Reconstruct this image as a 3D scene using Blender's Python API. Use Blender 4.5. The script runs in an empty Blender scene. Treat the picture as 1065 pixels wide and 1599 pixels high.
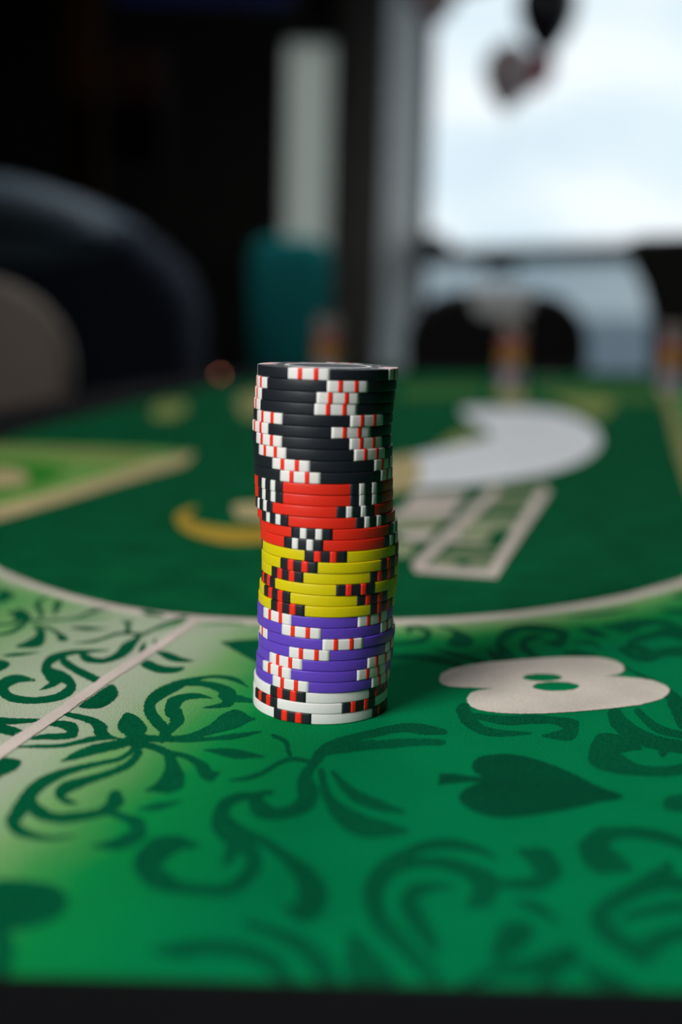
import bpy, bmesh, math, random
from mathutils import Vector, Matrix
from mathutils.geometry import tessellate_polygon, delaunay_2d_cdt
R = math.radians
rnd = random.Random(7)
sc = bpy.context.scene
COL = sc.collection
TZ = 0.76                      # height of the cloth above the floor

# ------------------------------------------------------------------ camera
cam_d = bpy.data.cameras.new('camera'); cam = bpy.data.objects.new('camera', cam_d); COL.objects.link(cam)
cam_d.sensor_fit = 'VERTICAL'; cam_d.sensor_height = 36; cam_d.sensor_width = 24
cam_d.lens = 1873 / 1599 * 36
cam_d.clip_start = 0.01; cam_d.clip_end = 2000
cam.matrix_world = Matrix.Translation((0, 0, TZ + 0.117)) @ Matrix.Rotation(R(90 - 9.74), 4, 'X') @ Matrix.Rotation(R(1.5), 4, 'Z')
cam_d.dof.use_dof = True; cam_d.dof.focus_distance = 0.345; cam_d.dof.aperture_fstop = cam_d.lens / 10.8
sc.camera = cam

# ------------------------------------------------------------------ world, light, exposure
def nd(nt, kind, **kw):
    n = nt.nodes.new(kind)
    for k, v in kw.items():
        if k in n.inputs: n.inputs[k].default_value = v
        else: setattr(n, k, v)
    return n
world = bpy.data.worlds.new('overcast_sky'); sc.world = world; world.use_nodes = True
wn = world.node_tree; wn.nodes.clear()
tc = nd(wn, 'ShaderNodeTexCoord'); mp = nd(wn, 'ShaderNodeMapping'); mp.inputs['Scale'].default_value = (2.2, 2.2, 5.5)
mp.inputs['Location'].default_value = (0.35, 0.1, 0.2)
ns = nd(wn, 'ShaderNodeTexNoise', Scale=2.6, Detail=3.0, Roughness=0.5)
rp = nd(wn, 'ShaderNodeValToRGB')
rp.color_ramp.elements[0].position = 0.36; rp.color_ramp.elements[0].color = (0.66, 0.76, 0.84, 1)
rp.color_ramp.elements[1].position = 0.60; rp.color_ramp.elements[1].color = (0.86, 0.90, 0.94, 1)
bg = nd(wn, 'ShaderNodeBackground', Strength=1.10); wo = nd(wn, 'ShaderNodeOutputWorld')
wn.links.new(tc.outputs['Generated'], mp.inputs['Vector']); wn.links.new(mp.outputs['Vector'], ns.inputs['Vector'])
wn.links.new(ns.outputs['Fac'], rp.inputs['Fac']); wn.links.new(rp.outputs['Color'], bg.inputs['Color']); wn.links.new(bg.outputs[0], wo.inputs[0])

# daylight of the window in the side bay, to the left behind the photographer
ld = bpy.data.lights.new('window_daylight', 'AREA'); ld.shape = 'RECTANGLE'; ld.size = 1.0; ld.size_y = 1.08
ld.energy = 56; ld.color = (1.0, 0.985, 0.96)
lo = bpy.data.objects.new('window_daylight', ld); COL.objects.link(lo)
lo.location = (-0.985, -0.80, 1.80); lo.rotation_euler = (0, R(-90), 0)     # faces +X, into the room

vs = sc.view_settings
vs.view_transform = 'Standard'; vs.look = 'None'; vs.exposure = 0.18; vs.gamma = 1.0; vs.use_curve_mapping = False
sc.cycles.use_denoising = True
sc.cycles.max_bounces = 8

# ------------------------------------------------------------------ materials
def lin(r, g, b, k=1.0):
    f = lambda c: (c / 255 / 12.92 if c / 255 <= 0.04045 else ((c / 255 + 0.055) / 1.055) ** 2.4)
    return (min(1, f(r) * k), min(1, f(g) * k), min(1, f(b) * k), 1)
def new_mat(name):
    m = bpy.data.materials.new(name); m.use_nodes = True; nt = m.node_tree
    return m, nt, nt.nodes['Principled BSDF']
def plain(name, c, rough=0.5, spec=0.5, scale=60.0, vary=0.12, bump=0.0, metal=0.0, coat=0.0, sheen=0.0):
    m, nt, b = new_mat(name)
    t = nd(nt, 'ShaderNodeTexCoord'); n = nd(nt, 'ShaderNodeTexNoise', Scale=scale, Detail=3.0)
    mr = nd(nt, 'ShaderNodeMapRange'); mr.inputs['To Min'].default_value = 1 - vary; mr.inputs['To Max'].default_value = 1 + vary
    mx = nd(nt, 'ShaderNodeVectorMath', operation='SCALE'); mx.inputs[0].default_value = c[:3]
    nt.links.new(t.outputs['Object'], n.inputs['Vector']); nt.links.new(n.outputs['Fac'], mr.inputs['Value'])
    nt.links.new(mr.outputs[0], mx.inputs['Scale']); nt.links.new(mx.outputs[0], b.inputs['Base Color'])
    b.inputs['Roughness'].default_value = rough; b.inputs['Specular IOR Level'].default_value = spec
    b.inputs['Metallic'].default_value = metal; b.inputs['Coat Weight'].default_value = coat; b.inputs['Sheen Weight'].default_value = sheen
    if bump:
        bp = nd(nt, 'ShaderNodeBump', Strength=bump, Distance=0.001)
        nt.links.new(n.outputs['Fac'], bp.inputs['Height']); nt.links.new(bp.outputs[0], b.inputs['Normal'])
    return m
def felt(name, c, grain=0.30, vary=0.10, glow=False, gloss=False):
    """short-napped printed cloth; with glow the printed fade from pale to green round line and arc"""
    m, nt, b = new_mat(name); L = nt.links.new
    t = nd(nt, 'ShaderNodeTexCoord')
    n = nd(nt, 'ShaderNodeTexNoise', Scale=2300.0, Detail=3.0, Roughness=0.65)
    n2 = nd(nt, 'ShaderNodeTexNoise', Scale=38.0, Detail=2.0)
    L(t.outputs['Object'], n.inputs['Vector']); L(t.outputs['Object'], n2.inputs['Vector'])
    mr = nd(nt, 'ShaderNodeMapRange'); mr.inputs['From Min'].default_value = 0.36; mr.inputs['From Max'].default_value = 0.64; mr.clamp = False
    mr.inputs['To Min'].default_value = 1 - grain; mr.inputs['To Max'].default_value = 1 + grain
    mr2 = nd(nt, 'ShaderNodeMapRange'); mr2.inputs['From Min'].default_value = 0.3; mr2.inputs['From Max'].default_value = 0.7
    mr2.inputs['To Min'].default_value = 1 - vary; mr2.inputs['To Max'].default_value = 1 + vary
    L(n.outputs['Fac'], mr.inputs['Value']); L(n2.outputs['Fac'], mr2.inputs['Value'])
    mu = nd(nt, 'ShaderNodeMath', operation='MULTIPLY'); L(mr.outputs[0], mu.inputs[0]); L(mr2.outputs[0], mu.inputs[1])
    mx = nd(nt, 'ShaderNodeVectorMath', operation='SCALE'); L(mu.outputs[0], mx.inputs['Scale'])
    if glow:
        def math_(op, a, bb):
            k = nd(nt, 'ShaderNodeMath', operation=op)
            for i, v in enumerate((a, bb)):
                if isinstance(v, (int, float)): k.inputs[i].default_value = v
                else: L(v, k.inputs[i])
            return k.outputs[0]
        sx = nd(nt, 'ShaderNodeSeparateXYZ'); L(t.outputs['Object'], sx.inputs[0]); X, Y = sx.outputs[0], sx.outputs[1]
        # printed line through (-0.088, 0.299) and (-0.054, 0.438)
        dx, dy = 0.034, 0.139; ln = math.hypot(dx, dy); nx, ny = dy / ln, -dx / ln
        off = -(nx * -0.088 + ny * 0.299)
        sd = math_('ADD', math_('ADD', math_('MULTIPLY', X, nx), math_('MULTIPLY', Y, ny)), off)
        right = math_('DIVIDE', math_('MAXIMUM', sd, 0.0), GLOW_R)
        left = math_('DIVIDE', math_('MAXIMUM', math_('MULTIPLY', sd, -1.0), 0.0), GLOW_L)
        dl = math_('ADD', right, left)
        cx, cy = math_('SUBTRACT', X, -0.007), math_('SUBTRACT', Y, 0.615)
        rad = math_('SQRT', math_('ADD', math_('MULTIPLY', cx, cx), math_('MULTIPLY', cy, cy)), 0.0)
        da = math_('ADD', math_('DIVIDE', math_('ABSOLUTE', math_('SUBTRACT', rad, 0.176), 0.0), GLOW_A), 0.30)
        d = math_('SMOOTH_MIN', dl, da)
        wob = math_('MULTIPLY', math_('SUBTRACT', n2.outputs['Fac'], 0.5), 0.35)
        d = math_('ADD', d, wob)
        rp = nd(nt, 'ShaderNodeValToRGB'); e = rp.color_ramp.elements
        e[0].position = 0.0; e[0].color = lin(182, 191, 168)
        e[1].position = 1.0; e[1].color = lin(0, 122, 72)
        for p, cc in ((0.18, (165, 183, 151)), (0.34, (118, 168, 104)), (0.50, (58, 146, 74)), (0.62, (10, 134, 66))):
            q = e.new(p); q.color = lin(*cc)
        dd = math_('MULTIPLY', d, 0.5)
        L(dd, rp.inputs['Fac']); L(rp.outputs['Color'], mx.inputs[0])
    else:
        mx.inputs[0].default_value = c[:3]
    L(mx.outputs[0], b.inputs['Base Color'])
    b.inputs['Roughness'].default_value = 0.95; b.inputs['Specular IOR Level'].default_value = 0.02
    b.inputs['Sheen Weight'].default_value = 0.0; b.inputs['Sheen Roughness'].default_value = 0.5
    if gloss: b.inputs['Roughness'].default_value = 0.42; b.inputs['Specular IOR Level'].default_value = 0.5
    bp = nd(nt, 'ShaderNodeBump', Strength=0.35, Distance=0.0003); L(n.outputs['Fac'], bp.inputs['Height']); L(bp.outputs[0], b.inputs['Normal'])
    return m
GLOW_R, GLOW_L, GLOW_A = 0.043, 0.09, 0.030
def glow_mat(name, c, strength):
    m, nt, b = new_mat(name); b.inputs['Base Color'].default_value = (0.004, 0.004, 0.004, 1); b.inputs['Specular IOR Level'].default_value = 0.05; b.inputs['Roughness'].default_value = 0.6
    n = nd(nt, 'ShaderNodeTexNoise', Scale=3.0); t = nd(nt, 'ShaderNodeTexCoord'); nt.links.new(t.outputs['Object'], n.inputs['Vector'])
    mx = nd(nt, 'ShaderNodeVectorMath', operation='SCALE'); mx.inputs[0].default_value = c[:3]
    nt.links.new(n.outputs['Fac'], mx.inputs['Scale']); nt.links.new(mx.outputs[0], b.inputs['Emission Color'])
    b.inputs['Emission Strength'].default_value = strength
    return m
def glass_mat(name, tint=(0.96, 0.98, 0.98, 1)):
    m = bpy.data.materials.new(name); m.use_nodes = True; nt = m.node_tree; nt.nodes.clear()
    a = nd(nt, 'ShaderNodeBsdfTransparent'); a.inputs[0].default_value = tint
    g = nd(nt, 'ShaderNodeBsdfGlossy', Roughness=0.02); x = nd(nt, 'ShaderNodeMixShader'); x.inputs[0].default_value = 0.02
    o = nd(nt, 'ShaderNodeOutputMaterial')
    nt.links.new(a.outputs[0], x.inputs[1]); nt.links.new(g.outputs[0], x.inputs[2]); nt.links.new(x.outputs[0], o.inputs[0])
    return m
def blind_mat(name):
    m = bpy.data.materials.new(name); m.use_nodes = True; nt = m.node_tree; nt.nodes.clear()
    a = nd(nt, 'ShaderNodeBsdfTranslucent'); a.inputs[0].default_value = (0.85, 0.85, 0.78, 1)
    g = nd(nt, 'ShaderNodeBsdfDiffuse'); g.inputs[0].default_value = (0.6, 0.6, 0.57, 1)
    x = nd(nt, 'ShaderNodeMixShader'); x.inputs[0].default_value = 0.25; o = nd(nt, 'ShaderNodeOutputMaterial')
    nt.links.new(a.outputs[0], x.inputs[1]); nt.links.new(g.outputs[0], x.inputs[2]); nt.links.new(x.outputs[0], o.inputs[0])
    return m
M = {
 'base': felt('cloth_printed_fade', None, 0.36, 0.06, True),
 'scroll': felt('print_dark_green', lin(2, 86, 54), 0.55),
 'spade': felt('print_spade_green', lin(2, 74, 48), 0.4),
 'leaf': felt('print_mid_green', lin(96, 150, 96), 0.25),
 'field': felt('print_field_green', lin(6, 88, 51), 0.25, 0.22),
 'cream': felt('print_cream', lin(214, 200, 190), 0.10),
 'cream2': felt('print_cream_thin', lin(150, 160, 125), 0.10),
 'eight': felt('print_cream_digit', lin(214, 204, 192), 0.12),
 'white': felt('print_white', lin(240, 240, 242), 0.06, 0.03, False, True),
 'tan': felt('print_tan', lin(196, 178, 132), 0.1),
 'tan2': felt('print_tan_green', lin(150, 148, 98), 0.1),
 'olive': felt('print_olive', lin(140, 152, 88), 0.1),
 'olive2': felt('print_olive_green', lin(74, 112, 56), 0.1),
 'gold': felt('print_gold', lin(178, 150, 56), 0.1),
 'panel': felt('print_panel_light_green', lin(118, 168, 84), 0.1),
 'panelgreen': felt('print_panel_green', lin(52, 136, 44), 0.1),
 'rail': plain('rail_black_vinyl', (0.004, 0.004, 0.005), 0.85, 0.06, 300, 0.2, 0.0),
 'dark_wood': plain('apron_dark_wood', (0.02, 0.012, 0.008), 0.5, 0.4, 12, 0.3),
 'steel': plain('black_steel', (0.02, 0.02, 0.022), 0.4, 0.5, 80, 0.1, 0, 0.6),
 'c_black': plain('chip_black_clay', lin(27, 31, 39), 0.45, 0.4, 900, 0.10, 0.05),
 'c_red': plain('chip_red_clay', lin(228, 44, 26), 0.42, 0.4, 900, 0.05, 0.05),
 'c_yellow': plain('chip_yellow_clay', lin(216, 198, 6), 0.42, 0.4, 900, 0.05, 0.05),
 'c_purple': plain('chip_purple_clay', lin(98, 66, 190), 0.42, 0.4, 900, 0.05, 0.05),
 'c_white': plain('chip_white_clay', lin(232, 230, 228), 0.42, 0.4, 900, 0.03, 0.05),
 's_red': plain('chip_stripe_red', lin(240, 44, 24), 0.42, 0.4, 900, 0.05),
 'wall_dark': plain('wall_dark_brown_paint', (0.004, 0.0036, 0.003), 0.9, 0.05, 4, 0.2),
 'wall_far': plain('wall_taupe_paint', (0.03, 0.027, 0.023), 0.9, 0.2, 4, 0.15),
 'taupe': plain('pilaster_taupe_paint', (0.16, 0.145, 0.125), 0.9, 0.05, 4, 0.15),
 'plaster': plain('wall_pale_plaster', (0.86, 0.87, 0.84), 0.8, 0.2, 6, 0.06),
 'ceiling': plain('ceiling_dark_paint', (0.03, 0.03, 0.03), 0.9, 0.1, 6, 0.1),
 'floor': plain('floor_dark_boards', (0.02, 0.015, 0.012), 0.55, 0.3, 8, 0.3),
 'frame': plain('window_frame_grey', (0.035, 0.037, 0.04), 0.6, 0.3, 30, 0.1),
 'ground': plain('terrace_grey_stone', (0.36, 0.40, 0.44), 0.9, 0.1, 0.4, 0.15),
 'glass': glass_mat('window_glass'), 'tinted': glass_mat('window_tinted_glass', (0.56, 0.61, 0.63, 1)), 'blind': blind_mat('pale_blind_fabric'),
 'navy': plain('navy_leather', (0.014, 0.018, 0.030), 0.8, 0.1, 40, 0.12, 0.1),
 'navy_lit': plain('navy_leather_painted_light', (0.060, 0.092, 0.125), 0.6, 0.3, 40, 0.12, 0.1),  # paler blue for the booth's top, light put into the colour
 'brown': plain('taupe_fabric', (0.20, 0.165, 0.14), 0.85, 0.2, 120, 0.12, 0.1, sheen=0.1),
 'teal': plain('teal_velvet', (0.002, 0.15, 0.15), 0.8, 0.2, 120, 0.15, 0.1, sheen=0.0),
 'blackv': plain('black_velvet', (0.010, 0.009, 0.009), 0.8, 0.2, 120, 0.15, 0.1),
 'linen': plain('pale_grey_linen', (0.80, 0.83, 0.86), 0.9, 0.1, 200, 0.08, 0.1),
 'tv': plain('tv_black_plastic', (0.008, 0.008, 0.01), 0.6, 0.2, 60, 0.1),
 'screen': glow_mat('tv_blue_screen', (0.0003, 0.002, 0.026), 1.0),
 'wood': plain('brown_wood_post', (0.05, 0.018, 0.006), 0.8, 0.1, 14, 0.3),
 'maroon': plain('maroon_paper', (0.045, 0.012, 0.009), 0.8, 0.2, 8, 0.3),
 'bal_dark': plain('balloon_black_latex', (0.012, 0.012, 0.018), 0.3, 0.5, 10, 0.05),
 'bal_pink': plain('balloon_grey_pink_latex', (0.62, 0.50, 0.52), 0.3, 0.5, 10, 0.08),
 'bal_red': plain('balloon_crimson_latex', (0.75, 0.03, 0.14), 0.3, 0.5, 10, 0.08),
 'string': plain('ribbon_white', (0.5, 0.5, 0.5), 0.6, 0.3, 60, 0.1),
 'copper': plain('copper_metal', (0.55, 0.22, 0.12), 0.25, 0.5, 60, 0.05, 0, 1.0),
 'lamp': glow_mat('fill_lamp_diffuser', (0.92, 0.97, 1.0), 32.0),
 'glint': glow_mat('amber_glint_tip', (1.0, 0.34, 0.20), 9.0),
}

# ------------------------------------------------------------------ mesh helpers
def link(name, me, mat=None, parent=None, smooth=False):
    o = bpy.data.objects.new(name, me); COL.objects.link(o)
    if mat is not None:
        for mm in (mat if isinstance(mat, (list, tuple)) else [mat]): me.materials.append(mm)
    if smooth:
        for p in me.polygons: p.use_smooth = True
    if parent: o.parent = parent
    return o
def mesh_from(name, verts, faces):
    me = bpy.data.meshes.new(name); me.from_pydata(verts, [], faces); me.update(); return me
def bm_mesh(name, bm):
    bmesh.ops.recalc_face_normals(bm, faces=bm.faces)
    me = bpy.data.meshes.new(name); bm.to_mesh(me); bm.free(); return me
def empty(name, loc, rz=0.0):
    o = bpy.data.objects.new(name, None); COL.objects.link(o); o.location = loc; o.rotation_euler = (0, 0, rz); o.empty_display_size = 0.05
    return o
def tag(o, label=None, cat=None, group=None, kind=None):
    if label: o['label'] = label
    if cat: o['category'] = cat
    if group: o['group'] = group
    if kind: o['kind'] = kind
    return o
def add_box(bm, a, b):
    r = bmesh.ops.create_cube(bm, size=1.0)
    for v in r['verts']:
        v.co = Vector([(a[i] + b[i]) / 2 + v.co[i] * (b[i] - a[i]) for i in range(3)])
    return r['verts']
def boxes(name, lst, mat, parent=None, bevel=0.0, seg=2):
    bm = bmesh.new()
    for a, b in lst: add_box(bm, a, b)
    if bevel: bmesh.ops.bevel(bm, geom=bm.edges[:], offset=bevel, segments=seg, affect='EDGES', profile=0.5)
    return link(name, bm_mesh(name, bm), mat, parent, bool(bevel))
def tube(name, pts, rad, mat, parent=None, seg=10):
    verts, faces = [], []
    n = len(pts)
    rads = rad if isinstance(rad, (list, tuple)) else [rad] * n
    up = Vector((0.13, 0.31, 0.94))
    for i, p in enumerate(pts):
        p = Vector(p); t = (Vector(pts[min(i + 1, n - 1)]) - Vector(pts[max(i - 1, 0)])).normalized()
        a = t.cross(up).normalized(); b = t.cross(a)
        for k in range(seg):
            w = 2 * math.pi * k / seg; verts.append(p + (a * math.cos(w) + b * math.sin(w)) * rads[i])
    for i in range(n - 1):
        for k in range(seg):
            faces.append((i * seg + k, i * seg + (k + 1) % seg, (i + 1) * seg + (k + 1) % seg, (i + 1) * seg + k))
    faces.append(tuple(range(seg - 1, -1, -1))); faces.append(tuple((n - 1) * seg + k for k in range(seg)))
    return link(name, mesh_from(name, verts, faces), mat, parent, True)
def slab(name, outline, y0, y1, mat, parent=None, bevel=0.02, seg=4, bow=0.0):
    """closed outline in X,Z pushed from y0 to y1, with rounded rims; bow curves it in plan"""
    bm = bmesh.new()
    f = [bm.verts.new((x, y0, z)) for x, z in outline]; face = bm.faces.new(f)
    r = bmesh.ops.extrude_face_region(bm, geom=[face])
    vs_ = [g for g in r['geom'] if isinstance(g, bmesh.types.BMVert)]
    for v in vs_: v.co.y = y1
    bmesh.ops.recalc_face_normals(bm, faces=bm.faces)
    rim = [e for e in bm.edges if abs(e.verts[0].co.y - e.verts[1].co.y) < 1e-6]
    bmesh.ops.bevel(bm, geom=rim, offset=bevel, segments=seg, affect='EDGES', profile=0.5)
    if bow:
        cx = sum(x for x, z in outline) / len(outline)
        for v in bm.verts: v.co.y += bow * (v.co.x - cx) ** 2
    return link(name, bm_mesh(name, bm), mat, parent, True)
def catmull(pts, n=6, closed=False):
    out = []; m = len(pts)
    if m < 3 and not closed:
        a, b = Vector(pts[0]), Vector(pts[1]); return [a.lerp(b, i / (2 * n)) for i in range(2 * n + 1)]
    g = (lambda i: Vector(pts[i % m])) if closed else (lambda i: Vector(pts[max(0, min(m - 1, i))]))
    for i in range(m if closed else m - 1):
        p0, p1, p2, p3 = g(i - 1), g(i), g(i + 1), g(i + 2)
        for k in range(n):
            t = k / n
            out.append(0.5 * ((2 * p1) + (p2 - p0) * t + (2 * p0 - 5 * p1 + 4 * p2 - p3) * t * t + (3 * p1 - p0 - 3 * p2 + p3) * t ** 3))
    if not closed: out.append(Vector(pts[-1]))
    return out

# ------------------------------------------------------------------ the room
H = 3.25
ax, ay = 0.236, 8.67                               # corner where the far wall meets the window wall
wd = Vector((0.6198, -0.7848)); wn_ = Vector((0.7848, 0.6198))
WL = (2.6 - ax) / wd.x
ex, ey = ax + wd.x * WL, ay + wd.y * WL
boxes('floor', [((-2.6, -1.86, -0.06), (2.75, 8.85, 0.0))], M['floor'])['kind'] = 'structure'
boxes('ceiling', [((-2.6, -1.86, H), (3.2, 9.1, H + 0.06))], M['ceiling'])['kind'] = 'structure'
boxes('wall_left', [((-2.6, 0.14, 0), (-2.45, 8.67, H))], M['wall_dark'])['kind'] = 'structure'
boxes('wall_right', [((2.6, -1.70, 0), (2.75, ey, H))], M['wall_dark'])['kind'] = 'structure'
def holed(name, mat, length, h, thick, hole):
    u0, u1, z0, z1 = hole
    o = boxes(name, [((0, 0, 0), (u0, thick, h)), ((u1, 0, 0), (length, thick, h)), ((u0, 0, 0), (u1, thick, z0)), ((u0, 0, z1), (u1, thick, h))], mat)
    o['kind'] = 'structure'; return o
boxes('wall_back', [((-1.15, -1.86, 0), (2.75, -1.70, H))], M['wall_dark'])['kind'] = 'structure'
boxes('wall_return', [((-2.6, 0.0, 0), (-1.15, 0.14, H))], M['wall_dark'])['kind'] = 'structure'
wb = holed('wall_bay', M['wall_dark'], 1.84, H, 0.16, (0.33, 1.45, 1.29, 2.31)); wb.location = (-0.99, -1.70, 0); wb.rotation_euler = (0, 0, R(90))
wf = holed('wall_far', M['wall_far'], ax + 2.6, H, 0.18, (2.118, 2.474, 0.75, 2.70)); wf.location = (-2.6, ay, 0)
ww = holed('wall_window', M['plaster'], WL + 0.05, H, 0.42, (0.012, 3.5, 0.42, 3.06)); ww.location = (ax, ay, 0)
ww.rotation_euler = (0, 0, math.atan2(wd.y, wd.x))
# wide window: frame, rail and two panes
w1 = empty('window_1', (ax, ay, 0), math.atan2(wd.y, wd.x)); w1['kind'] = 'structure'
boxes('frame', [((0.012, 0.35, 0.42), (3.5, 0.41, 0.47)), ((0.012, 0.35, 3.0), (3.5, 0.41, 3.06)), ((3.44, 0.35, 0.47), (3.5, 0.41, 3.0)), ((0.012, 0.35, 0.47), (0.03, 0.41, 3.0))], M['frame'], w1)
boxes('rail', [((0.03, 0.30, 1.185), (3.44, 0.40, 1.262))], M['frame'], w1, 0.006)
boxes('rail_cap', [((0.03, 0.28, 1.262), (3.44, 0.41, 1.297))], M['tv'], w1, 0.006)
boxes('pane', [((0.03, 0.376, 0.47), (3.44, 0.384, 1.185))], M['tinted'], w1)
boxes('pane', [((0.03, 0.376, 1.297), (3.44, 0.384, 3.0))], M['glass'], w1)
boxes('latch', [((0.72, 0.28, 1.115), (1.0, 0.36, 1.19))], M['frame'], w1, 0.02)
slab('handle', [(0.06, 1.28), (0.42, 1.28), (0.36, 1.345), (0.24, 1.40), (0.10, 1.42)], 0.28, 0.34, M['tv'], w1, 0.015)
# narrow window with a drawn blind
w2 = empty('window_2', (-2.6, ay, 0)); w2['kind'] = 'structure'
boxes('frame', [((2.118, 0.10, 0.75), (2.135, 0.16, 2.70)), ((2.457, 0.10, 0.75), (2.474, 0.16, 2.70)), ((2.135, 0.10, 0.75), (2.457, 0.16, 0.77)), ((2.135, 0.10, 2.68), (2.457, 0.16, 2.70))], M['frame'], w2)
boxes('pane', [((2.135, 0.13, 0.77), (2.457, 0.136, 2.68))], M['glass'], w2)
boxes('blind', [((2.137, 0.085, 0.80), (2.455, 0.088, 2.68))], M['blind'], w2)
# window in the bay behind the photographer
w3 = empty('window_3', (-0.99, -1.70, 0), R(90)); w3['kind'] = 'structure'
boxes('frame', [((0.33, 0.09, 1.29), (0.36, 0.14, 2.31)), ((1.42, 0.09, 1.29), (1.45, 0.14, 2.31)), ((0.36, 0.09, 1.29), (1.42, 0.14, 1.32)), ((0.36, 0.09, 2.28), (1.42, 0.14, 2.31)), ((0.875, 0.09, 1.32), (0.905, 0.14, 2.28))], M['frame'], w3)
boxes('pane', [((0.36, 0.11, 1.32), (0.875, 0.116, 2.28))], M['glass'], w3)
boxes('pane', [((0.905, 0.11, 1.32), (1.42, 0.116, 2.28))], M['glass'], w3)
gr = link('ground', mesh_from('ground', [(-300, -300, -0.35), (300, -300, -0.35), (300, 400, -0.35), (-300, 400, -0.35)], [(0, 1, 2, 3)]), M['ground']); gr['kind'] = 'structure'
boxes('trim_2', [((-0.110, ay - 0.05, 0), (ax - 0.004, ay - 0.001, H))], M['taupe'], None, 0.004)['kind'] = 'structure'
# wooden post and maroon panel of the dark left corner
boxes('trim_1', [((-1.50, 6.55, 0), (-1.33, 6.68, H))], M['wood'], None, 0.008)['kind'] = 'structure'

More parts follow.
